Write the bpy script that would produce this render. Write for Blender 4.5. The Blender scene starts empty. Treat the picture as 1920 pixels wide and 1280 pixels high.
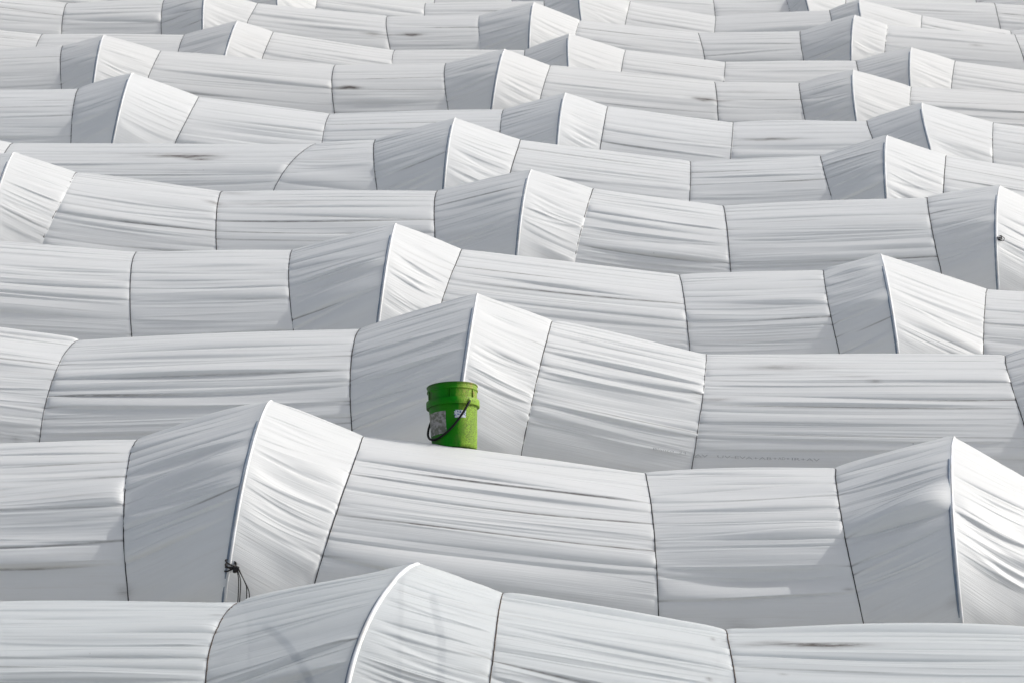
import bpy, bmesh, math, random
import numpy as np
from mathutils import Vector, Matrix
C = bpy.context.scene.collection
sc = bpy.context.scene
rng = np.random.default_rng(11)
random.seed(5)

# ------------------------------------------------------------------ camera
F = 5333.0                       # focal length in photograph pixels (1920 wide) = 100 mm
TH = math.radians(13.1); RO = math.radians(2.4); ZC = 5.7
cd = bpy.data.cameras.new('camera'); cam = bpy.data.objects.new('camera', cd); C.objects.link(cam)
cd.lens = 36.0*F/1920.0; cd.sensor_width = 36.0; cd.clip_start = 0.5; cd.clip_end = 3000
cam.matrix_world = Matrix.Translation((0, 0, ZC)) @ Matrix.Rotation(math.pi/2-TH, 4, 'X') @ Matrix.Rotation(RO, 4, 'Z')
sc.camera = cam
cd.dof.use_dof = True; cd.dof.focus_distance = 17.0; cd.dof.aperture_fstop = 11.0

# ------------------------------------------------------------------ sky, sun, exposure
SUN = Vector((0.76, 0.29, 0.57)).normalized()
SUN_EL = math.asin(SUN.z); SUN_AZ = math.atan2(SUN.x, SUN.y)
w = bpy.data.worlds.new('World'); sc.world = w; w.use_nodes = True
nt = w.node_tree; bg = nt.nodes['Background']
sky = nt.nodes.new('ShaderNodeTexSky'); sky.sky_type = 'NISHITA'; sky.sun_disc = False
sky.sun_elevation = SUN_EL; sky.sun_rotation = SUN_AZ
sky.air_density = 1.0; sky.dust_density = 4.0; sky.ozone_density = 1.0
hs = nt.nodes.new('ShaderNodeHueSaturation'); hs.inputs['Saturation'].default_value = .52      # thin high haze
nt.links.new(sky.outputs[0], hs.inputs['Color']); nt.links.new(hs.outputs[0], bg.inputs[0]); bg.inputs[1].default_value = 0.15
sl = bpy.data.lights.new('sun', 'SUN'); so = bpy.data.objects.new('sun', sl); C.objects.link(so)
sl.energy = 2.3; sl.angle = math.radians(0.6); sl.color = (1.0, 0.975, 0.94)
so.rotation_euler = SUN.to_track_quat('Z', 'Y').to_euler()
sc.view_settings.view_transform = 'Standard'; sc.view_settings.look = 'None'
sc.view_settings.exposure = 0.32; sc.view_settings.gamma = 1.0
sc.view_settings.use_curve_mapping = False
sc.render.engine = 'CYCLES'
sc.cycles.max_bounces = 8; sc.cycles.diffuse_bounces = 5; sc.cycles.transmission_bounces = 4
sc.cycles.sample_clamp_indirect = 8

# ------------------------------------------------------------------ projection helpers (layout maths only)
ct, st, cr, sr = math.cos(TH), math.sin(TH), math.cos(RO), math.sin(RO)
def ray(px, py):
    x = px-960; y = 640-py
    X = x*cr-y*sr; Y = x*sr+y*cr
    d = np.array([X, F*ct+Y*st, -F*st+Y*ct])
    return d/d[1]
def proj(x, y, z):
    z = z-ZC
    dep = y*ct - z*st
    X = x/dep*F; Y = (y*st + z*ct)/dep*F
    return 960 + X*cr + Y*sr, 640 - (-X*sr + Y*cr)

# ------------------------------------------------------------------ materials
def new_mat(name):
    m = bpy.data.materials.new(name); m.use_nodes = True
    m.node_tree.nodes.clear()
    return m, m.node_tree.nodes, m.node_tree.links
def film_material(name='greenhouse_film', tint=(0.772, 0.788, 0.788), trans=0.33, clear=0.0):
    m, N, L = new_mat(name)
    out = N.new('ShaderNodeOutputMaterial')
    uv = N.new('ShaderNodeUVMap'); uv.uv_map = 'UVMap'
    def streak(sx, sy, detail=4, rough=.55, off=0):
        mp = N.new('ShaderNodeMapping'); mp.inputs['Scale'].default_value = (sx, sy, 1); mp.inputs['Location'].default_value = (off, off*1.7, off)
        n = N.new('ShaderNodeTexNoise'); n.inputs['Scale'].default_value = 1; n.inputs['Detail'].default_value = detail; n.inputs['Roughness'].default_value = rough
        L.new(uv.outputs[0], mp.inputs[0]); L.new(mp.outputs[0], n.inputs['Vector']); return n.outputs['Fac']
    def math_(op, a, b):
        n = N.new('ShaderNodeMath'); n.operation = op
        for i, v in enumerate((a, b)):
            if isinstance(v, (int, float)): n.inputs[i].default_value = v
            else: L.new(v, n.inputs[i])
        return n.outputs[0]
    def mixc(fac, a, b):
        n = N.new('ShaderNodeMix'); n.data_type = 'RGBA'
        if isinstance(fac, float): n.inputs['Factor'].default_value = fac
        else: L.new(fac, n.inputs['Factor'])
        for i, v in ((6, a), (7, b)):
            if isinstance(v, tuple): n.inputs[i].default_value = (*v, 1)
            else: L.new(v, n.inputs[i])
        return n.outputs[2]
    def ramp(f, p0, p1):
        n = N.new('ShaderNodeMapRange'); n.inputs['From Min'].default_value = p0; n.inputs['From Max'].default_value = p1; n.clamp = True
        L.new(f, n.inputs['Value']); return n.outputs[0]
    # large patches of dust along the film, thin streaks, specks
    a = ramp(streak(.5, 3.0, 5, .6), .48, .78)
    b = ramp(streak(1.6, 42, 5, .65, 3), .52, .8)
    dust = math_('MULTIPLY', a, b)
    col = mixc(math_('MULTIPLY', dust, .55), tint, (0.50, 0.44, 0.37))
    c2 = ramp(streak(2.2, 18, 3, .5, 9), .4, .7)
    col = mixc(math_('MULTIPLY', c2, .10), col, (0.62, 0.62, 0.60))
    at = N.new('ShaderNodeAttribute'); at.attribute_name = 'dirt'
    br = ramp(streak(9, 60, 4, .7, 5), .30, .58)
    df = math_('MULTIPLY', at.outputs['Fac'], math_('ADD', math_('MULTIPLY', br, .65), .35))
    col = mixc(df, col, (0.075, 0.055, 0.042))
    sp = N.new('ShaderNodeTexVoronoi'); sp.inputs['Scale'].default_value = 9
    L.new(uv.outputs[0], sp.inputs['Vector'])
    sm = ramp(sp.outputs['Distance'], .045, .02)
    sel = N.new('ShaderNodeSeparateColor'); L.new(sp.outputs['Color'], sel.inputs[0])
    sm = math_('MULTIPLY', sm, math_('GREATER_THAN', sel.outputs[0], .93))
    col = mixc(math_('MULTIPLY', sm, .5), col, (0.16, 0.13, 0.10))
    # fine relief of the stretched film
    bf = math_('ADD', math_('MULTIPLY', streak(1.3, 70, 5, .6, 1), 1.0), math_('MULTIPLY', streak(4, 170, 3, .5, 2), .35))
    bump = N.new('ShaderNodeBump'); bump.inputs['Strength'].default_value = .75; bump.inputs['Distance'].default_value = .003
    L.new(bf, bump.inputs['Height'])
    p = N.new('ShaderNodeBsdfPrincipled'); L.new(col, p.inputs['Base Color']); p.inputs['Roughness'].default_value = .42
    p.inputs['Specular IOR Level'].default_value = .35; L.new(bump.outputs[0], p.inputs['Normal'])
    t = N.new('ShaderNodeBsdfTranslucent'); L.new(col, t.inputs['Color']); L.new(bump.outputs[0], t.inputs['Normal'])
    mx = N.new('ShaderNodeMixShader'); mx.inputs[0].default_value = trans
    L.new(p.outputs[0], mx.inputs[1]); L.new(t.outputs[0], mx.inputs[2])
    if clear > 0:      # thinner, slightly see-through film
        tr = N.new('ShaderNodeBsdfTransparent'); m2 = N.new('ShaderNodeMixShader'); m2.inputs[0].default_value = clear
        L.new(mx.outputs[0], m2.inputs[1]); L.new(tr.outputs[0], m2.inputs[2]); mx = m2
    L.new(mx.outputs[0], out.inputs[0])
    return m
def simple(name, col, rough=.6, spec=.3, noise=None, nscale=20, metallic=0, nlo=.4, nhi=.65):
    m, N, L = new_mat(name)
    out = N.new('ShaderNodeOutputMaterial'); p = N.new('ShaderNodeBsdfPrincipled')
    p.inputs['Roughness'].default_value = rough; p.inputs['Specular IOR Level'].default_value = spec; p.inputs['Metallic'].default_value = metallic
    if noise:
        tc = N.new('ShaderNodeTexCoord'); n = N.new('ShaderNodeTexNoise'); n.inputs['Scale'].default_value = nscale; n.inputs['Detail'].default_value = 5
        L.new(tc.outputs['Object'], n.inputs['Vector'])
        r = N.new('ShaderNodeMapRange'); r.inputs['From Min'].default_value = nlo; r.inputs['From Max'].default_value = nhi
        L.new(n.outputs['Fac'], r.inputs['Value'])
        x = N.new('ShaderNodeMix'); x.data_type = 'RGBA'; L.new(r.outputs[0], x.inputs['Factor'])
        x.inputs[6].default_value = (*col, 1); x.inputs[7].default_value = (*noise, 1); L.new(x.outputs[2], p.inputs['Base Color'])
    else: p.inputs['Base Color'].default_value = (*col, 1)
    L.new(p.outputs[0], out.inputs[0]); return m
M_film = film_material()
M_film_cool = film_material('greenhouse_film_bluish', (0.745, 0.785, 0.80), .38, .15)
M_film_warm = film_material('greenhouse_film_weathered', (0.782, 0.790, 0.780), .33)
M_hoop = simple('hoop_sleeve', (0.70, 0.71, 0.72), .4, .4, (0.60, 0.59, 0.56), 7)
M_pole = simple('galvanised_pole', (0.12, 0.16, 0.21), .5, .4, (0.20, 0.23, 0.27), 15)
M_dark_pole = simple('dark_pole', (0.03, 0.035, 0.05), .6, .3)
M_rope = simple('black_rope', (0.012, 0.012, 0.013), .7, .3, (0.035, 0.03, 0.027), 30)
M_rope_br = simple('brown_rope', (0.05, 0.038, 0.032), .8, .2, (0.10, 0.07, 0.05), 25)
M_rope_grey = simple('sun_bleached_rope', (0.12, 0.125, 0.13), .8, .2, (0.06, 0.06, 0.06), 25)
M_print = simple('printed_ink', (0.42, 0.43, 0.44), .6, .2, (0.45, 0.45, 0.45), 45)

# ------------------------------------------------------------------ tunnel rows: (kind, crest x, crest y, lower x, lower y) read off the photograph
# P = raised hoop, A = rope right of it, B = rope at the low point, C = rope left of the next raised hoop
ROWS = {
1: [('C',453,1131,386,1280),('P',788,1057,653,1280),('A',943,1114,915,1280),('B',1359,1183,1377,1280),('C',1975,1189,2000,1290)],
2: [('C',260,825,242,1130),('P',507,751,420,1130),('A',682,820,586,1098),('B',1207,888,1236,1159),('C',1567,880,1624,1186),('P',1788,819,1805,1187)],
3: [('B',149,640,76,825),('C',677,619,661,806),('P',894,551,852,820),('A',1036,605,979,850),('B',1324,666,1298,880),('C',1885,669,1922,800)],
4: [('B',256,475,247,632),('C',548,471,550,621),('P',741,420,709,606),('A',866,470,828,569),('B',1273,518,1292,655),('C',1544,509,1574,662),('P',1649,477,1684,664),('A',1851,544,1843,666)],
5: [('P',25,287,-28,440),('A',144,326,83,449),('B',416,361,407,468),('C',820,360,816,443),('P',996,319,969,478),('A',1113,356,1078,491),('B',1355,388,1368,511),('C',1739,373,1765,511),('P',1875,349,1872,545)],
6: [('P',-110,238,-130,300),('A',24,271,4,300),('B',596,272,514,358),('C',704,264,707,357),('P',853,222,832,355),('A',976,264,956,325),('B',1294,305,1294,376),('C',1539,295,1560,376),('P',1663,255,1662,373),('A',1774,294,1768,364)],
7: [('C',148,168,133,269),('P',247,138,211,269),('A',373,184,328,269),('B',619,216,605,270),('C',944,208,937,247),('P',1060,175,1045,270),('A',1139,202,1124,279),('B',1375,232,1371,297),('C',1625,229,1637,262),('P',1728,194,1745,280),('A',1863,232,1861,297)],
8: [('C',118,88,115,163),('P',194,67,175,158),('A',301,98,279,143),('B',628,124,627,213),('C',836,121,840,205),('P',946,93,922,205),('A',1032,125,1013,185),('B',1340,156,1347,224),('C',1499,158,1510,226),('P',1600,132,1606,227),('A',1709,165,1707,198)],
9: [('B',80,66,70,84),('C',346,67,334,97),('P',445,40,422,103),('A',512,62,492,108),('B',741,96,736,119),('C',984,96,983,130),('P',1067,64,1066,127),('A',1173,96,1164,136),('B',1360,118,1358,156),('C',1606,116,1612,145),('P',1709,90,1707,161),('A',1791,116,1784,160)],
10: [('B',126,8,116,64),('C',308,2,303,64),('P',386,-20,380,57),('A',483,8,465,40),('B',726,33,731,92),('C',899,31,901,93),('P',1001,5,992,91),('A',1088,40,1080,64),('B',1309,64,1321,111),('C',1501,61,1508,114),('P',1603,29,1596,114),('A',1666,49,1659,101),('B',1903,67,1920,112)],
11: [('C',437,-29,437,8),('P',520,-52,520,10),('A',598,-16,592,17),('B',798,8,795,30),('C',1021,4,1024,40),('P',1087,-24,1090,39),('A',1182,5,1172,47),('B',1342,32,1340,62),('C',1556,21,1560,45),('P',1611,0,1614,30),('A',1729,31,1727,50),('B',1895,60,1897,90)],
12: [('B',818,-8,815,25),('C',960,-8,962,25),('P',1035,-36,1036,20),('A',1120,-16,1112,25),('B',1337,0,1342,32),('C',1474,-2,1482,25),('P',1508,-26,1517,20),('A',1587,-4,1584,25),('B',1865,8,1876,52)],
13: [('B',238,-42,238,0),('C',420,-42,420,0),('P',500,-66,500,0),('A',580,-40,575,0),('B',940,-26,940,10),('C',1150,-25,1150,10),('P',1230,-50,1230,10),('A',1310,-24,1305,10),('B',1682,-6,1685,20),('C',1830,-8,1832,20)],
}
YM = {1:13.3,2:16.16,3:19.17,4:21.81,5:24.94,6:27.53,7:29.93,8:33.14,9:35.0,10:38.3,11:40.09,12:42.4,13:45.0}
YR = {r: .5*YM[r] + .5*(13.35+2.66*(r-1)) for r in YM}
A0, B0 = 1.02, .86                                   # half width and rise of the arch
# film arc table: s (metres of film from the crest) -> (out, drop)
def arc(a, b):
    t = np.linspace(0, math.pi/2, 400); e = 2.15
    o = a*np.abs(np.sin(t))**(2/e); d = b*(1-np.abs(np.cos(t))**(2/e))
    s = np.concatenate([[0], np.cumsum(np.hypot(np.diff(o), np.diff(d)))])
    return s, o, d
def prof(s, a, b):
    S, O, D = arc(a, b); q = np.abs(s)
    ex = np.maximum(q-S[-1], 0)
    o = np.interp(q, S, O) + .16*ex; d = np.interp(q, S, D) + .985*ex
    return o, d
BOW = {(2,'C',260):-21,(3,'C',677):-13,(3,'B',149):-20,(1,'C',453):-24,(6,'B',596):-16,(6,'A',24):-3,(1,'P',788):-33,(2,'P',507):-17,(2,'B',1207):8,(2,'C',1567):-6,(2,'P',1788):-10,(4,'P',1649):4,(4,'P',741):-4,(3,'P',894):-2}
class Station:
    def __init__(self, kind, row, X, Z, dx, a, b):
        self.kind, self.row, self.X, self.Z, self.dx, self.a, self.b = kind, row, X, Z, dx, a, b
    def curve(self, s):
        """points of this rope or hoop at film lengths s (front positive)"""
        o, d = prof(s, self.a, self.b)
        sg = np.sign(s)
        if isinstance(self.dx, tuple): x = self.X + np.interp(s, self.dx[0], self.dx[1])
        else: x = self.X + self.dx*np.minimum(d, 1.0)
        return np.stack([x, YR[self.row]-sg*o, self.Z-d], -1)
    def normal(self, s):
        c = self.curve(s); t = np.gradient(c, axis=0); n = np.stack([0*s, -t[:,2], t[:,1]], -1)
        n /= np.linalg.norm(n, axis=1)[:,None]+1e-9
        n[n[:,2]*1.0 + (-np.sign(s)*n[:,1]) < 0] *= -1
        return n
def station(row, kind, x, y, bx, by):
    Y = YR[row]; a = A0 + (.10 if kind == 'P' else 0); b = B0
    d = ray(x, y)
    m = -d[2]
    o, dr = prof(np.linspace(-1, 0, 400), a, b)       # the outline seen is a little behind the top
    dl = float(np.max(m*o - dr))
    X = d[0]*Y; Z = ZC + d[2]*Y - dl
    st_ = Station(kind, row, X, Z, 0, a, b)
    s = np.linspace(0.02, 1.7, 900); p = st_.curve(s)
    u, v = proj(p[:,0], p[:,1], p[:,2])
    i = int(np.argmin(abs(v-by))); Yi = p[i,1]
    # sideways lean of the line, taken from where it runs in the photograph
    h = by-y
    bw = BOW.get((row, kind, x))
    if bw is None: bw = h*{'P':-.035, 'C':-.05 if x < 960 else -.02, 'A':-.015, 'B':-.06 if x < 960 else .02}[kind]
    tau = np.clip((v-y)/max(h, 1), 0, 1)
    want = x + (bx-x)*tau + bw*np.sqrt(tau)*(1-tau)/.385
    dep = p[:,1]*ct-(p[:,2]-ZC)*st
    sh = (want-u)/F*dep/cr
    sh[i+1:] = sh[i] + (sh[i]-sh[max(i-60,0)])/60*np.minimum(np.arange(1, len(sh)-i), 90)*.5
    sh = np.convolve(np.pad(sh, 25, 'edge'), np.ones(51)/51, 'valid')
    # behind the crest: through the outline point, then mirrored
    j = int(np.argmax(m*o - dr)); ssil = np.linspace(-1, 0, 400)[j]
    us, vs_ = proj(X, Y+o[j], Z-dr[j]); sil = (x-us)/F*((Y+o[j])*ct-(Z-dr[j]-ZC)*st)/cr
    tail = sh[::30][1:]-sh[0]; sb = -s[::30][1:]
    keep = sb < ssil-.1
    S_ = np.concatenate([sb[keep][::-1], [ssil], s]); V_ = np.concatenate([(sil+.6*tail[keep])[::-1], [sil], sh])
    st_.dx = (S_, V_)
    return st_
def build_row_stations(r):
    L = [station(r, k, *q) for k, *q in ROWS[r]]
    Z0 = np.mean([s.Z for s in L if s.kind != 'P'])
    half = (YR[r]+.5)*1.0/F*960*1.04 + 1.6
    offs = {'A':(.50, -.02, .25), 'B':(1.75, -.13, 0.0), 'C':(3.2, -.03, -.2), 'P':(3.95, .27, .0)}
    order = 'PABC'
    jr = np.random.default_rng(r)
    while L[-1].X < half:
        k = order[(order.index(L[-1].kind)+1) % 4]
        step = {'P':.74,'A':.52,'B':1.45,'C':1.25}[k]*jr.uniform(.9,1.1)
        L.append(Station(k, r, L[-1].X+step, Z0+{'P':.27,'A':.0,'B':-.07,'C':.03}[k]+jr.uniform(-.02,.02), {'P':0,'A':-.2,'B':0,'C':.2}[k], A0+(.1 if k=='P' else 0), B0))
    while L[0].X > -half:
        k = order[(order.index(L[0].kind)-1) % 4]
        nk = L[0].kind
        step = {'P':.74,'A':.52,'B':1.45,'C':1.25}[nk]*jr.uniform(.9,1.1)
        L.insert(0, Station(k, r, L[0].X-step, Z0+{'P':.27,'A':.0,'B':-.07,'C':.03}[k]+jr.uniform(-.02,.02), {'P':0,'A':-.2,'B':0,'C':.2}[k], A0+(.1 if k=='P' else 0), B0))
    return L

# ------------------------------------------------------------------ folds of the stretched film
def ridge(x, wu, wd):
    """a fold: rises gradually from above, drops quickly below"""
    return np.where(x < 0, np.exp(np.clip(x, -9*wu, 0)/wu), np.exp(-np.clip(x, 0, 9*wd)**2/wd**2))
def soft(x, wd): return np.exp(-np.clip(x/wd, -4, 4)**2)
def edge_profile(s, nodes, seed):
    """film relief where a rope presses it: small pleats gathered at pinch points"""
    g = np.random.default_rng(seed); d = np.zeros_like(s)
    for n in nodes: d -= .004*soft(s-n, .012)
    for _ in range(60):
        c = g.uniform(s.min(), s.max()); d += g.uniform(-.0012, .0018)*soft(s-c, g.uniform(.005, .012))
    return d
LIFT = .009
def panel_relief(kind, nl, nr, el, er, u, s, Lm, seed, lk, rk, amp):
    g = np.random.default_rng(seed)
    U = u[:,None]; S = s[None,:]; d = np.zeros((len(u), len(s))); creases = np.zeros((len(u), len(s)))
    dl = U*Lm; dr = (1-U)*Lm
    steep = kind in ('PA',); dark = kind in ('CP',)
    sagp = {'PA':.020,'CP':.012,'AB':.018,'BC':.015}[kind]
    main = {'PA':(.005,.011),'CP':(.005,.013),'AB':(.004,.0095),'BC':(.004,.0095)}[kind]
    front = s.max()
    def env(t):
        if t == 0: return np.sin(np.pi*U)**.7
        if t == 1: return np.clip(U*1.4,0,1)**.6*np.clip((1-U)/.12,0,1)**.7
        if t == 2: return np.clip((1-U)*1.4,0,1)**.6*np.clip(U/.12,0,1)**.7
        a = g.uniform(.15,.85); return np.exp(-((U-a)/g.uniform(.18,.4))**2)*np.clip(U/.1,0,1)*np.clip((1-U)/.1,0,1)
    # main folds from pinch point to pinch point
    jj = [k if g.random() < .8 else min(max(k+g.integers(-1,2),0), len(nr)-1) for k in range(len(nl))]
    jj = np.maximum.accumulate(jj)
    sg_ = g.uniform(.5,1.2)
    CK = [nl[k]*(1-U) + nr[jj[k]]*U + sagp*sg_*g.uniform(.7,1.3)*4*U*(1-U) + g.uniform(-.004,.004)*np.sin(2*np.pi*U+g.uniform(0,6)) for k in range(len(nl))]
    # the film bellies out between tension lines
    for k in range(len(nl)-1):
        gap = np.maximum(CK[k+1]-CK[k], .004); t = (S-CK[k])/gap
        ins = (t > 0) & (t < 1); tc = np.clip(t, 0, 1)
        A = g.uniform(*{'PA':(.04,.15),'CP':(.07,.22),'AB':(.06,.20),'BC':(.06,.19)}[kind])
        p1 = g.uniform(.8,1.4); p2 = g.uniform(.35,.8); pk = p1/(p1+p2)
        hsh = tc**p1*(1-tc)**p2/(pk**p1*(1-pk)**p2)
        e = (.45+.55*np.sin(np.pi*np.clip(U,0,1))**.5)*(.55+.45*np.sin(U*g.uniform(1,5)+g.uniform(0,6)))
        d += np.where(ins, A*gap*e*hsh, 0)
    for k in range(len(nl)):
        if g.random() > .55: continue
        A = g.uniform(*main)*(0.45 if abs(nl[k]) < .22 else 1)
        if g.random() < .2: A *= 1.7
        kk = k if g.random() < .75 else min(max(k+g.integers(-1,2),0), len(nr)-1)
        c = CK[k]
        wu = g.uniform(.010,.05); wd = g.uniform(.005,.013)
        e = env(g.integers(0,3)) if g.random() < .35 else (.25+.75*np.sin(np.pi*U)**.5)*(.7+.3*np.sin(U*g.uniform(2,6)+g.uniform(0,6)))
        d += A*e*ridge(S-c, wu, wd)
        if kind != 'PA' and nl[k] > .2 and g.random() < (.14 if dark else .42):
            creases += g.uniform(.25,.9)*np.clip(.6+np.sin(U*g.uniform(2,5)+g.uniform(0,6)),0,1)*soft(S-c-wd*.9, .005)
    # secondary folds that fade out part way
    nsec = {'PA':16,'CP':26,'AB':20,'BC':18}[kind]
    for _ in range(nsec):
        c0 = g.uniform(-.9, front); A = g.uniform(.0015,.0050)*(1.5 if steep else 1)
        c = c0 + g.uniform(-.05,.05)*U*min(Lm,1.2) + sagp*g.uniform(.2,1.3)*4*U*(1-U)
        wu = g.uniform(.010,.028); t = g.integers(0,4)
        d += A*env(t)*ridge(S-c, wu, wu*g.uniform(.3,.8))*g.choice([1,1,-1])
    # fine tight ripples that run the whole bay
    for _ in range(90 if Lm > .9 else 75):
        k = g.integers(0, len(nl)-1); f = g.random()
        c = CK[k]*(1-f) + CK[k+1]*f + g.uniform(-.012,.012)*U
        A = g.uniform(.0010,.0030)*(1.25 if kind == 'PA' else 1.4 if dark else 1)
        e = env(g.integers(0,4)) if g.random() < .6 else (.3+.7*np.sin(np.pi*U)**.6)
        wu = g.uniform(.006,.016); d += A*e*ridge(S-c, wu, wu*g.uniform(.3,.9))
    # broad slack hollows
    for _ in range(9):
        c0 = g.uniform(-.8, front); c = c0 + g.uniform(-.06,.06)*U + sagp*4*U*(1-U)
        d -= g.uniform(.004,.014)*(.5 if dark else 1)*np.sin(np.pi*U)*soft(S-c, g.uniform(.04,.10))
    if steep:      # catenary hollows hanging from the hoop
        for _ in range(7):
            c0 = g.uniform(.0, front); a = g.uniform(.3,.75)
            c = c0 + g.uniform(.02,.10)*(U-.2) + g.uniform(.02,.05)*4*U*(1-U)
            A = g.uniform(.003,.008)
            e = np.exp(-((U-a)/g.uniform(.16,.30))**2)*np.clip(U/.12,0,1)*np.clip((1-U)/.08,0,1)
            wd = g.uniform(.013,.028)
            d -= A*e*soft(S-c, wd); d += .6*A*e*soft(S-c-wd*1.9, wd*.7)
    # pleats fanning from the ropes
    for side in (0, 1):
        kk = (lk, rk)[side]; D = (dl, dr)[side]
        n = 55 if kk != 'P' else 20
        for _ in range(n):
            c0 = g.uniform(-.7, front); fan = g.uniform(-.05,.05)
            ln = g.uniform(.05,.22)*(1.3 if Lm > 1 else .8)
            d += g.uniform(-.0014,.0022)*(.8 if dark else 1)*np.exp(-D/ln)*ridge(S-c0-fan*D, g.uniform(.005,.012), g.uniform(.004,.009))
    # silky waves
    for _ in range(14):
        f = g.uniform(18,75); ph = g.uniform(0,6.28); q = g.uniform(-2.5,2.5)
        d += g.uniform(.0001,.0007)*8/ (8+f*.12) * np.sin(f*S + q*U*Lm + ph + 1.2*np.sin(U*g.uniform(2,5)+ph))*np.sin(np.pi*(U*.9+.05))
    hl = .075 if lk == 'P' else .016; hr = .075 if rk == 'P' else .016
    d = d*(1+.45*np.clip((S-.3)/.3, 0, 1))
    inner = (1-np.exp(-dl/hl))*(1-np.exp(-dr/hr))
    d = d*amp
    M = max(float(np.median(d)), 0)
    d = M + (d-M)*inner + el[None,:]*np.exp(-dl/(.05)) *(0 if lk=='P' else 1)+ er[None,:]*np.exp(-dr/(.05))*(0 if rk=='P' else 1)
    # every bay meets its neighbour at the same lift over the rope, and lies close on the hoop
    d += ((.004 if lk == 'P' else LIFT)-M)*np.exp(-dl/(.20 if lk == 'P' else .22)) + ((.004 if rk == 'P' else LIFT)-M)*np.exp(-dr/(.20 if rk == 'P' else .22))
    if lk != 'P': d -= .002*np.exp(-(dl/.010)**1.3)
    if rk != 'P': d -= .002*np.exp(-(dr/.010)**1.3)
    return d, creases

# ------------------------------------------------------------------ mesh helpers
def mesh_grid(name, P, uvs, dirt, mat, parent):
    nu, nv = P.shape[:2]
    me = bpy.data.meshes.new(name)
    idx = np.arange(nu*nv).reshape(nu, nv)
    f = np.stack([idx[:-1,:-1], idx[1:,:-1], idx[1:,1:], idx[:-1,1:]], -1).reshape(-1, 4)
    nf = len(f)
    me.vertices.add(nu*nv); me.vertices.foreach_set('co', P.reshape(-1).astype(np.float32))
    me.loops.add(nf*4); me.loops.foreach_set('vertex_index', f.reshape(-1).astype(np.int32))
    me.polygons.add(nf); me.polygons.foreach_set('loop_start', np.arange(0, nf*4, 4, dtype=np.int32))
    me.polygons.foreach_set('loop_total', np.full(nf, 4, np.int32)); me.polygons.foreach_set('use_smooth', np.ones(nf, bool))
    me.update(calc_edges=True)
    ul = me.uv_layers.new(name='UVMap'); ul.data.foreach_set('uv', uvs.reshape(-1, 2)[f.reshape(-1)].reshape(-1).astype(np.float32))
    at = me.attributes.new('dirt', 'FLOAT', 'POINT'); at.data.foreach_set('value', dirt.reshape(-1).astype(np.float32))
    me.materials.append(mat)
    o = bpy.data.objects.new(name, me); C.objects.link(o); o.parent = parent
    return o
def tube(name, pts, rad, mat, parent=None, sides=8, link=True):
    P = np.asarray(pts, float); n = len(P)
    T = np.gradient(P, axis=0); T /= np.linalg.norm(T, axis=1)[:,None]
    ref = np.array([1.0, 0.05, 0.0]); 
    if abs(T[:,0]).mean() > .7: ref = np.array([0.0, 0.1, 1.0])
    a = ref - T*(T@ref)[:,None]; a /= np.linalg.norm(a, axis=1)[:,None]; b = np.cross(T, a)
    r = np.broadcast_to(rad, (n,))[:,None,None]
    th = np.linspace(0, 2*math.pi, sides, endpoint=False)
    V = P[:,None,:] + r*(np.cos(th)[None,:,None]*a[:,None,:] + np.sin(th)[None,:,None]*b[:,None,:])
    V = V.reshape(-1,3); F_ = []
    for i in range(n-1):
        for j in range(sides):
            k = (j+1) % sides; F_.append((i*sides+j, i*sides+k, (i+1)*sides+k, (i+1)*sides+j))
    F_.append(tuple(range(sides))[::-1]); F_.append(tuple((n-1)*sides+j for j in range(sides)))
    if not link: return V, F_
    me = bpy.data.meshes.new(name); me.from_pydata(V.tolist(), [], F_); me.polygons.foreach_set('use_smooth', [True]*len(F_))
    me.materials.append(mat); o = bpy.data.objects.new(name, me); C.objects.link(o)
    if parent: o.parent = parent
    return o
def joined(name, parts, mat, parent=None):
    V = []; F_ = []
    for v, f in parts:
        k = len(V); V += [tuple(x) for x in v]; F_ += [tuple(i+k for i in q) for q in f]
    me = bpy.data.meshes.new(name); me.from_pydata(V, [], F_); me.polygons.foreach_set('use_smooth', [True]*len(F_)); me.materials.append(mat)
    o = bpy.data.objects.new(name, me); C.objects.link(o)
    if parent: o.parent = parent
    return o

# ------------------------------------------------------------------ ground
def ground():
    n = 90; xs = np.linspace(-60, 60, n); ys = np.linspace(-10, 120, n)
    bm = bmesh.new(); vs = [[bm.verts.new((x, y, .02*math.sin(x*1.3+y)+.02*math.sin(y*2.1-x*.7))) for x in xs] for y in ys]
    for j in range(n-1):
        for i in range(n-1): bm.faces.new((vs[j][i], vs[j][i+1], vs[j+1][i+1], vs[j+1][i]))
    big = [bm.verts.new(p) for p in ((-1500,-1500,-.15),(1500,-1500,-.15),(1500,1500,-.15),(-1500,1500,-.15))]; bm.faces.new(big)
    me = bpy.data.meshes.new('ground'); bm.to_mesh(me); bm.free()
    me.materials.append(simple('dry_soil', (0.22, 0.17, 0.12), .95, .1, (0.30, 0.25, 0.19), 3))
    o = bpy.data.objects.new('ground', me); C.objects.link(o); o['kind'] = 'structure'
ground()

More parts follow.
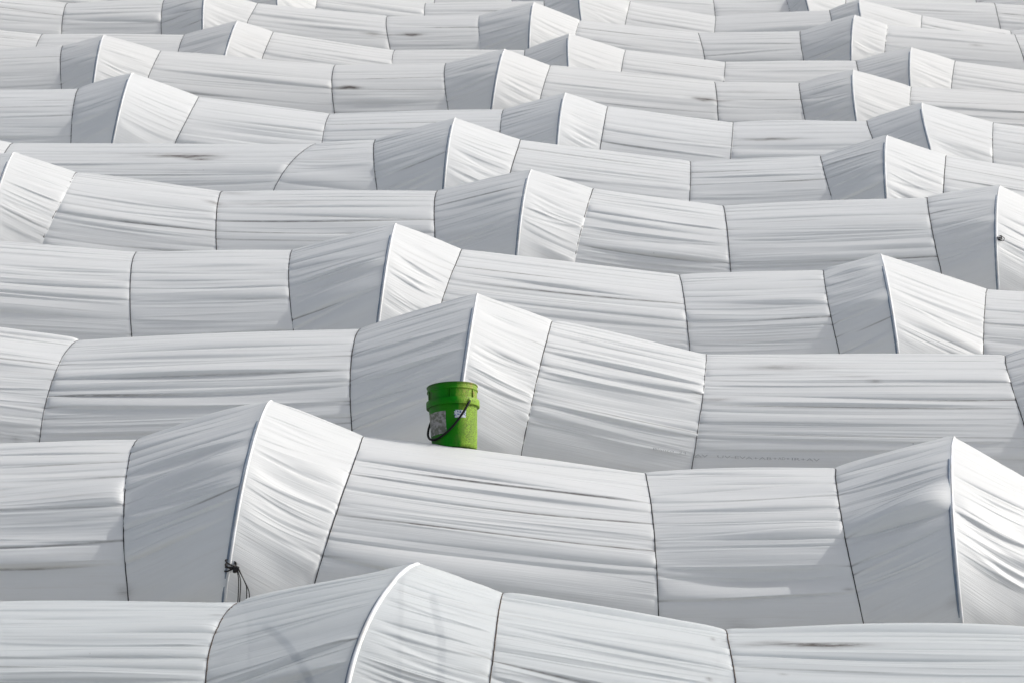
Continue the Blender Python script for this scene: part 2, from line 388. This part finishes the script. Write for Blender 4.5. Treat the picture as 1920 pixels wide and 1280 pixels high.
# ------------------------------------------------------------------ stains: (row, x, y, half length px, half height px, strength)
STAINS = [(6,350,290,45,2.2,.8),(6,300,286,120,1.5,.25),(6,372,292,22,1.8,.9),(6,320,288,70,2.2,.35),(10,695,64,12,2,.9),(10,770,66,16,1.8,.95),(10,735,66,45,1.0,.35),(8,660,164,16,1.8,.9),(8,640,165,30,1.2,.4),
 (8,1318,186,16,2.2,.95),(8,1345,190,30,1.5,.4),(10,1835,85,12,1.5,.8),(8,1400,172,60,2.0,.18),(7,1440,262,50,1.5,.6),
 (1,1500,1206,100,2.2,.55),(1,1560,1209,60,2.0,.7),(1,1450,1202,50,3,.3),(1,1338,1198,5,2.5,.8),(1,1327,1274,5,3,.9),(1,1463,1265,6,2,.5),(1,1363,1202,8,2,.6),
 (3,1630,714,9,1.6,.8),(3,1600,704,40,2,.2),(3,1480,686,90,4,.22),(3,1440,690,40,3,.22),(3,1340,748,30,2,.4),(3,770,636,4,2,.4),
 (2,1610,1178,22,2,.7),(2,1580,1186,45,3,.45),(2,1785,1123,12,1.2,.4),(2,1594,1104,10,2,.7),(2,232,1103,14,2,.7),
 (5,400,380,16,2,.4),(5,500,381,90,3,.22),(5,440,363,30,2,.3),(1,410,1152,14,1.2,.7),(1,402,1186,8,1.4,.8),(1,387,1237,8,1.4,.7),
 (3,150,831,60,2,.5),(3,30,822,10,3,.5),(2,1228,1028,10,8,.25),(4,1290,610,6,4,.4)]
LABELS = {
1:'nearest white tunnel at the bottom edge, inner hoop showing through its bluish film',
2:'second white tunnel from the front, green bucket standing on it, cord on its pole',
3:'white tunnel directly behind the green bucket, with faint UV-EVA print on its film',
4:'white tunnel second behind the bucket, broad bright hoop face at right of the middle',
5:'white tunnel with a small knot on the hoop cut by the right edge',
6:'white tunnel with a long dark brown stain on its flat left stretch',
7:'clean white tunnel just behind the tunnel with the long brown stain',
8:'far white tunnel with two short black stains near its ropes',
9:'far low white tunnel mostly hidden behind the tunnel with two short stains',
10:'far white tunnel with a pair of black smudges along its lower side, left of centre',
11:'white tunnel just behind the one with a pair of smudges, peak at upper right',
12:'farthest tunnel with a visible hoop, its dark hoop line touching the top edge',
13:'white tunnel only just showing as a sliver along the top edge'}
STAT = {}
tunnel = {}
RES = {1:(44,430),2:(44,430),3:(42,390),4:(38,340),5:(30,280),6:(28,240),7:(28,200),8:(26,180),9:(22,150),10:(22,150),11:(20,120),12:(18,100),13:(14,70)}
CP_bulge = {'CP':.005,'PA':.006,'AB':.002,'BC':.008}
def bays(L):
    """kind of every bay; two hoops may share a bay without a rope between"""
    for a, b in zip(L[:-1], L[1:]):
        k = a.kind+b.kind
        yield a, b, (k if k in CP_bulge else 'AB')
for r in sorted(ROWS):
    L = build_row_stations(r); STAT[r] = L
    root = bpy.data.objects.new('polytunnel', None); C.objects.link(root); root.location = (0, YR[r], 0)
    root['label'] = LABELS[r]; root['category'] = 'polytunnel'; root['group'] = 'rows of white polytunnels'
    tunnel[r] = root
    nu, nv = RES[r]
    s_front = np.linspace(-.36, 1.06, nv)
    s = np.concatenate([np.linspace(-1.7, -.38, 26), s_front, np.linspace(1.08, 1.8, 14)])
    base = []; q = -1.65; g = np.random.default_rng(100+r)
    while q < 1.9: q += g.uniform(.05, .15); base.append(q)
    base = np.array(base)
    nodes = [np.sort(base + g.uniform(-.022, .022, len(base))) for _ in L]
    edges = [edge_profile(s, n, 500*r+i) for i, n in enumerate(nodes)]
    mat = M_film_cool if r == 1 else (M_film_warm if r >= 8 else M_film)
    cur = [st_.curve(s) for st_ in L]; nor = [st_.normal(s) for st_ in L]
    off = np.array([0, YR[r], 0])
    panels = []
    for i, (a, b, kind) in enumerate(bays(L)):
        Lm = float(np.linalg.norm(cur[i][len(s)//2]-cur[i+1][len(s)//2]))
        # vertices gather towards the ropes, where the pleats are
        t = np.linspace(0, 1, nu); u = .22*t + .78*(.5-.5*np.cos(np.pi*t))
        Pn = cur[i][None]*(1-u)[:,None,None] + cur[i+1][None]*u[:,None,None]
        Nn = nor[i][None]*(1-u)[:,None,None] + nor[i+1][None]*u[:,None,None]
        dT = (cur[i+1]-cur[i]); dT /= np.linalg.norm(dT, axis=1)[:,None]
        Nn = Nn - dT[None]*np.sum(Nn*dT[None], -1)[...,None]; Nn /= np.linalg.norm(Nn, axis=2)[...,None]
        d, creases = panel_relief(kind, nodes[i], nodes[i+1], edges[i], edges[i+1], u, s, Lm, 1000*r+i, a.kind, b.kind, (1.25 if r == 1 else 1.0 if r < 4 else .82 if r < 7 else .66)*(.72 if kind == 'PA' else 1.0))
        bul = CP_bulge[kind]*min(Lm, 1.6)*4*u*(1-u)
        if kind == 'CP': bul = CP_bulge[kind]*3.2*Lm*(u**.8)*(1-u)**1.6*1.6
        d = d + bul[:,None]
        P = Pn + Nn*d[...,None]
        P[...,2] = np.maximum(P[...,2], .01)
        uvs = np.stack(np.broadcast_arrays((a.X+(b.X-a.X)*u)[:,None]+37*r, s[None,:]), -1)
        dirt = creases
        gg = np.random.default_rng(77*r+i)
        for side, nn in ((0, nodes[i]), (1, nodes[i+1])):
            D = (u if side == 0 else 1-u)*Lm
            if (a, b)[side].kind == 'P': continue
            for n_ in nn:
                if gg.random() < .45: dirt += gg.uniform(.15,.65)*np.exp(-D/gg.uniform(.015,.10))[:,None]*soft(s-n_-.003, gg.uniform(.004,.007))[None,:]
        panels.append((P, uvs, dirt, kind))
    for (rr, sx, sy, hl, hh, stg) in STAINS:
        if rr != r: continue
        best = None
        for k, (P, uvs, dirt, kind) in enumerate(panels):
            px, py = proj(P[...,0], P[...,1], P[...,2]); fr = (s > -.1)[None,:]
            dd = np.where(fr, (px-sx)**2+(py-sy)**2, 1e9); j = np.unravel_index(np.argmin(dd), dd.shape)
            if best is None or dd[j] < best[0]: best = (dd[j], k, j)
        _, k, j = best; P = panels[k][0]; c = P[j]; s0 = s[j[1]]
        pxm = F/(c[1]*ct-(c[2]-ZC)*st)
        # how many metres of film one picture pixel covers here
        j1, j2 = max(j[1]-18, 0), min(j[1]+18, len(s)-1)
        q = np.linalg.norm(np.array(proj(*P[j[0], j2]))-np.array(proj(*P[j[0], j1])))/(s[j2]-s[j1])
        for (P2, uv2, dirt2, k2) in panels:
            wob = .35*hh/q*np.sin(P2[...,0]*23+sx)
            hh_ = hh*1.5
            dirt2 += (1.2 if hl > 15 else .6)*stg*np.exp(-((P2[...,0]-c[0])/(hl/pxm))**2 - ((s[None,:]-s0-wob)/(hh_/q))**2)
    for (P, uvs, dirt, kind) in panels:
        mesh_grid('film_panel', P-off, uvs, np.clip(dirt, 0, 1), mat, root)
    # hoops and ropes lie on the film
    ss = np.concatenate([np.linspace(-1.9, -.3, 14), np.linspace(-.25, 1.3, 60), np.linspace(1.36, 2.0, 6)])
    for i, st_ in enumerate(L):
        c = st_.curve(ss); n = st_.normal(ss)
        if st_.kind == 'P':
            dx_ = np.array([1.0, 0, 0])
            o = tube('hoop', c - n*(.005+.02*np.clip(1-ss/.25, 0, 1))[:,None] - dx_*.0075 - off, .0095 if r > 1 else .010, M_pole, root, 12)
            o = tube('film_edge', c - n*.001 + dx_*(.006 if r > 1 else .002) - off, (.008 if r < 5 else .0065) if r > 1 else .0125, M_hoop, root, 12)
        else:
            e = np.interp(ss, s, edges[i])
            jit = np.cumsum(np.random.default_rng(i+r*50).normal(0, .0006, len(ss)))
            c = c + n*(np.clip(e, -.002, .002)+LIFT-.001)[:,None]; c[:,0] += jit
            mat_r = M_rope
            if r == 1: mat_r = M_rope_br
            if (r, st_.kind) in ((2,'X'),(7,'B'),(9,'A'),(8,'A'),(11,'A'),(10,'A'),(3,'B'),(6,'B'),(7,'A'),(11,'B'),(9,'B')): mat_r = M_rope_grey
            o = tube('rope', c-off, .0031 if r < 5 else .0038, mat_r, root, 6)

# ------------------------------------------------------------------ inner hoop touching the film of the nearest tunnel
def surf_point(r, px, py, lift=0.0):
    """(position, normal, s) on tunnel r where the line of sight through this photograph point meets the film"""
    best = None
    for a, b in zip(STAT[r][:-1], STAT[r][1:]):
        s = np.linspace(-.2, 1.4, 400); ca, cb = a.curve(s), b.curve(s)
        for u in np.linspace(0, 1, 41):
            P = ca*(1-u)+cb*u; x, y = proj(P[:,0], P[:,1], P[:,2]); dd = (x-px)**2+(y-py)**2; j = int(np.argmin(dd))
            if best is None or dd[j] < best[0]:
                n = a.normal(s)[j]*(1-u)+b.normal(s)[j]*u; best = (dd[j], P[j].copy(), n, s[j])
    p, n = best[1], best[2]; return p + n*lift, n, best[3]
for pts in ([(813,1110),(818,1145),(828,1185),(829,1230),(822,1290),(812,1340)], [(497,1165),(528,1188),(562,1230),(578,1262),(590,1300)]):
    c = [surf_point(1, *p)[0] - surf_point(1, *p)[1]*.027 - Vector((0, YR[1], 0)) for p in pts]
    c = np.array([list(v) for v in c]); t = np.linspace(0, 1, len(c)); tt = np.linspace(0, 1, 30)
    c = np.stack([np.interp(tt, t, c[:,k]) for k in range(3)], -1)
    for k in range(3): c[2:-2,k] = np.convolve(c[:,k], np.ones(5)/5, 'valid')
    tube('inner_pole', c, .020, M_dark_pole, tunnel[1], 10)

# ------------------------------------------------------------------ print on the film of the third tunnel
def film_text(body, px0, py0, px1, py1, height):
    cu = bpy.data.curves.new('text', 'FONT'); cu.body = body; cu.size = 1; cu.resolution_u = 2
    to = bpy.data.objects.new('text', cu); C.objects.link(to); bpy.context.view_layer.update()
    me = bpy.data.meshes.new_from_object(to.evaluated_get(bpy.context.evaluated_depsgraph_get()))
    bpy.data.objects.remove(to)
    v = np.zeros(len(me.vertices)*3); me.vertices.foreach_get('co', v); v = v.reshape(-1,3)
    W = v[:,0].max(); k = 9; cp = [surf_point(3, px0+(px1-px0)*i/(k-1), py0+(py1-py0)*i/(k-1)) for i in range(k)]
    X = np.array([list(c[0]) for c in cp]); Nn = np.array([list(c[1]) for c in cp])
    t = v[:,0]/W; tk = np.linspace(0, 1, k)
    P = np.stack([np.interp(t, tk, X[:,j]) for j in range(3)], -1); Q = np.stack([np.interp(t, tk, Nn[:,j]) for j in range(3)], -1)
    Q /= np.linalg.norm(Q, axis=1)[:,None]; up = np.stack([0*t, -Q[:,2], Q[:,1]], -1); up[up[:,2] < 0] *= -1
    P = P + up*(v[:,1]*height)[:,None] + Q*.024
    P[:,1] -= YR[3]
    me.vertices.foreach_set('co', P.reshape(-1)); me.materials.clear(); me.materials.append(M_print)
    o = bpy.data.objects.new('printed_text', me); C.objects.link(o); o.parent = tunnel[3]
film_text('Blanco  24', 1227, 845, 1287, 853, .024)
film_text('AV   UV-EVA+AB+AD+IR+AV', 1303, 857, 1540, 866, .025)

# ------------------------------------------------------------------ tie cord on the second tunnel, small knot on the fifth
p, n, s0 = surf_point(2, 432, 1060)
def loop_pts(c, ax, r1, r2, ph, n=18, squash=1, tilt=.2):
    out = []
    for i in range(n):
        t = ph + 2*math.pi*i/(n-1)
        out.append((c[0]+r1*math.cos(t), c[1]+r2*math.sin(t), c[2]+tilt*r1*math.sin(t*1.0+ph)))
    return out
parts = []
c = np.array(p) + np.array([0, -.012, 0])
for k in range(5):
    cc = c + np.array([random.uniform(-.003,.004), 0, .022-.009*k])
    parts.append(tube('t', loop_pts(cc, None, .027+.003*random.random(), .029, random.uniform(0,6), tilt=.25+.25*random.random()), .0045, None, sides=6, link=False))
k0 = c + np.array([.035, -.035, -.004])
for k in range(5):
    pts = [k0+np.array([.013*math.cos(t+k), .010*math.sin(2*t+k), .014*math.sin(t*1.5+k)]) for t in np.linspace(0, 5.5, 16)]
    parts.append(tube('t', pts, .0046, None, sides=6, link=False))
for lx, pts in enumerate([[(.036,0),(.05,-.05),(.052,-.12),(.048,-.24)],[(.04,0),(.062,-.06),(.062,-.13),(.056,-.24)],[(.045,.01),(.078,-.06),(.098,-.10),(.096,-.24)],[(.045,.0),(.085,-.07),(.114,-.13),(.112,-.24)]]):
    P = [c + np.array([x, -.03-.10*abs(z)*1.2, z]) for x, z in pts]
    P = np.array(P); t = np.linspace(0,1,4); tt = np.linspace(0,1,14); P = np.stack([np.interp(tt,t,P[:,k]) for k in range(3)],-1)
    for k in range(3): P[1:-1,k] = np.convolve(P[:,k], np.ones(3)/3, 'valid')
    parts.append(tube('t', P, .0028, None, sides=6, link=False))
o = joined('tie_cord', parts, M_rope)
o['label'] = 'black cord knotted round the hoop pole at lower left, its ends hanging down'; o['category'] = 'cord'
p, n, s0 = surf_point(5, 1874, 446)
c = np.array(p)
parts = [tube('t', loop_pts(c+np.array([0,-.01,.012*k]), None, .019, .022, k, tilt=.3), .004, None, sides=6, link=False) for k in (-1, 0, 1)]
parts.append(tube('t', [c+np.array([.02*math.cos(t)+.015, -.045, .018*math.sin(t)]) for t in np.linspace(0, 6, 12)], .003, None, sides=6, link=False))
o = joined('tie_cord', parts, M_rope)
o['label'] = 'small dark knot tied round the hoop at the right edge, upper half'; o['category'] = 'cord'

# ------------------------------------------------------------------ green bucket
def bucket_material():
    m, N, L = new_mat('dirty_green_plastic')
    out = N.new('ShaderNodeOutputMaterial'); p = N.new('ShaderNodeBsdfPrincipled'); tc = N.new('ShaderNodeTexCoord')
    def noise(sc_, d=5, r=.6, z=1):
        mp = N.new('ShaderNodeMapping'); mp.inputs['Scale'].default_value = (1, 1, z)
        n = N.new('ShaderNodeTexNoise'); n.inputs['Scale'].default_value = sc_; n.inputs['Detail'].default_value = d; n.inputs['Roughness'].default_value = r
        L.new(tc.outputs['Object'], mp.inputs[0]); L.new(mp.outputs[0], n.inputs['Vector']); return n.outputs['Fac']
    def rm(f, a, b):
        n = N.new('ShaderNodeMapRange'); n.inputs['From Min'].default_value = a; n.inputs['From Max'].default_value = b; L.new(f, n.inputs['Value']); return n.outputs[0]
    def mul(a, b):
        n = N.new('ShaderNodeMath'); n.operation = 'MULTIPLY'; L.new(a, n.inputs[0])
        if isinstance(b, float): n.inputs[1].default_value = b
        else: L.new(b, n.inputs[1])
        return n.outputs[0]
    def mix(f, a, b):
        n = N.new('ShaderNodeMix'); n.data_type = 'RGBA'; L.new(f, n.inputs['Factor'])
        if isinstance(a, tuple): n.inputs[6].default_value = (*a, 1)
        else: L.new(a, n.inputs[6])
        n.inputs[7].default_value = (*b, 1); return n.outputs[2]
    # sunlit yellow-green painted on the right flank, with grime there and on left edge
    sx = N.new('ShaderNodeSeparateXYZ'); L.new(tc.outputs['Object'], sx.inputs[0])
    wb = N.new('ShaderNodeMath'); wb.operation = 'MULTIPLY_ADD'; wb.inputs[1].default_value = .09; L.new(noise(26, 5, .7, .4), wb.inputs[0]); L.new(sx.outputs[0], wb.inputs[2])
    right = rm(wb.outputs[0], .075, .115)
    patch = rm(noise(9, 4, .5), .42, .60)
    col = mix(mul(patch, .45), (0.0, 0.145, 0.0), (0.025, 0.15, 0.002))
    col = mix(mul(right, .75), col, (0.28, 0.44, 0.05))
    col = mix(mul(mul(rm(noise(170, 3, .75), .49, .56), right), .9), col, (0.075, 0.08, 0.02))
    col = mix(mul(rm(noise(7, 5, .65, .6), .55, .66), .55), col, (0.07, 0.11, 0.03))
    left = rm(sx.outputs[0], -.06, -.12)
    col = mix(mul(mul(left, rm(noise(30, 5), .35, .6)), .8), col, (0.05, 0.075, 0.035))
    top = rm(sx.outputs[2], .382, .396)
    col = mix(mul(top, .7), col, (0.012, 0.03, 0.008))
    up = rm(sx.outputs[2], .29, .32); scuff = rm(noise(60, 4, .7, .5), .50, .60)
    col = mix(mul(mul(mul(up, right), scuff), .75), col, (0.26, 0.20, 0.07))
    col = mix(mul(rm(noise(220, 2, .6, .3), .60, .68), .35), col, (0.03, 0.04, 0.02))
    L.new(col, p.inputs['Base Color']); p.inputs['Roughness'].default_value = .5; p.inputs['Specular IOR Level'].default_value = .12
    L.new(p.outputs[0], out.inputs[0]); return m
M_b = bucket_material()
M_grey = simple('worn_grey_label', (0.26, 0.25, 0.24), .8, .2, (0.12, 0.125, 0.10), 45, nlo=.42, nhi=.58)
M_lab = simple('small_label', (0.50, 0.53, 0.56), .6, .3, (0.07, 0.11, 0.24), 120, nlo=.50, nhi=.60)
M_bail = simple('black_bail', (0.005, 0.005, 0.005), .65, .2)
def lathe(name, prof_, mat, parent, seg=96):
    V = []; Fc = []
    for r_, z in prof_:
        for j in range(seg):
            t = 2*math.pi*j/seg; V.append((r_*math.sin(t), -r_*math.cos(t), z))
    for i in range(len(prof_)-1):
        for j in range(seg):
            k = (j+1) % seg; Fc.append((i*seg+j, i*seg+k, (i+1)*seg+k, (i+1)*seg+j))
    me = bpy.data.meshes.new(name); me.from_pydata(V, [], Fc); me.polygons.foreach_set('use_smooth', [True]*len(Fc)); me.materials.append(mat)
    if hasattr(me, 'set_sharp_from_angle'): me.set_sharp_from_angle(angle=math.radians(32))
    o = bpy.data.objects.new(name, me); C.objects.link(o); o.parent = parent; return o
bk = bpy.data.objects.new('bucket', None); C.objects.link(bk)
bk['label'] = 'dirty green plastic bucket with black handle, leaning back on the second tunnel'; bk['category'] = 'bucket'
Yb = YR[2] + .43; d_ = ray(853, 838); Xb = d_[0]*Yb
# height of the film under the base
def film_height(r, X, Y):
    best = 0
    for a, b in zip(STAT[r][:-1], STAT[r][1:]):
        if a.X <= X <= b.X:
            s = np.linspace(-1.2, .2, 600); u = (X-a.X)/(b.X-a.X); P = a.curve(s)*(1-u)+b.curve(s)*u
            j = int(np.argmin(abs(P[:,1]-Y))); return P[j,2]
    return best
Zb = film_height(2, Xb, Yb) - .008
bk.location = (Xb, Yb, Zb); bk.scale = (1.04, 1.04, 1.0)
bk.rotation_euler = (Matrix.Rotation(math.radians(-5.5), 3, 'Y') @ Matrix.Rotation(math.radians(-27), 3, 'X')).to_euler()
H = .395
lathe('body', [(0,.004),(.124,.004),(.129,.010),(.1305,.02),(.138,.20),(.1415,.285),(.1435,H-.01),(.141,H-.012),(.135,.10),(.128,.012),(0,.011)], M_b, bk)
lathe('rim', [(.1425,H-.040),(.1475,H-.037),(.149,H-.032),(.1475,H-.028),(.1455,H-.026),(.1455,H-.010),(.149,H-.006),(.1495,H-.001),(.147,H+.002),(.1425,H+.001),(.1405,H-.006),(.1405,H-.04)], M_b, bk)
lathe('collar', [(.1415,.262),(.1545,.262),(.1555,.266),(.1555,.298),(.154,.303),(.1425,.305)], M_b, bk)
# vertical ribs between rim and collar
for deg in (-130, -70, -10, 50, 110, 170):
    t = math.radians(deg+6)
    for dd in ((-.004, .004) if deg == -10 else (0,)):
        bm = bmesh.new()
        c0 = Vector((math.sin(t), -math.cos(t), 0)); tg = Vector((math.cos(t), math.sin(t), 0))
        v = [bm.verts.new(c0*rr + tg*(ww+dd*1.5) + Vector((0,0,zz))) for rr, ww, zz in ((.142,-.0012,.304),(.142,.0012,.304),(.1505,.0012,.304),(.1505,-.0012,.304),(.142,-.0012,.357),(.142,.0012,.357),(.149,.0012,.357),(.149,-.0012,.357))]
        for f in ((0,3,2,1),(4,5,6,7),(0,1,5,4),(1,2,6,5),(2,3,7,6),(3,0,4,7)): bm.faces.new([v[i] for i in f])
        me = bpy.data.meshes.new('rib'); bm.to_mesh(me); bm.free(); me.materials.append(M_b)
        o = bpy.data.objects.new('rib', me); C.objects.link(o); o.parent = bk
def patch(name, a0, a1, z0, z1, mat, label, ragged=0):
    n = 14; mz = 10; V = []; Fc = []
    g = random.Random(3)
    for i in range(n+1):
        for j in range(mz+1):
            t = math.radians(a0+(a1-a0)*i/n); z = z0+(z1-z0)*j/mz
            if ragged and i in (0, n): t += math.radians(g.uniform(-ragged, ragged))
            if ragged and j in (0, mz): z += g.uniform(-.002, .002)*ragged*.4
            r_ = np.interp(z, [.02,.20,.285], [.1305,.138,.1415]) + .0012
            V.append((r_*math.sin(t), -r_*math.cos(t), z))
    for i in range(n):
        for j in range(mz):
            a = i*(mz+1)+j; Fc.append((a, a+mz+1, a+mz+2, a+1))
    me = bpy.data.meshes.new(name); me.from_pydata(V, [], Fc); me.polygons.foreach_set('use_smooth', [True]*len(Fc)); me.materials.append(mat)
    o = bpy.data.objects.new(name, me); C.objects.link(o); o.parent = bk; o['label'] = label
patch('sticker', -78, -16, .085, .222, M_grey, 'worn grey rectangular label', 1)
patch('sticker', 6, 34, .176, .222, M_lab, 'small white label with smudged blue print', 2)
# bail handle: pivots on the collar, hanging forward-left against the body
ph = math.radians(41); ax = np.array([math.sin(ph), -math.cos(ph), 0]); out_ = np.array([-math.cos(ph), -math.sin(ph), 0])
be = math.radians(58); q_ = out_*math.cos(be) + np.array([0,0,-1])*math.sin(be)
pts = [np.array([0,0,.280]) + ax*.160*math.cos(t) + q_*.262*math.sin(t)**.85 for t in np.linspace(0, math.pi, 40)]
tube('handle', pts, .0070, M_bail, bk, 8)
for sgn in (1, -1):
    c = np.array([0,0,.280]) + ax*sgn*.157
    tube('handle_ear', [c-ax*sgn*.012, c+ax*sgn*.006], .013, M_b, bk, 14)
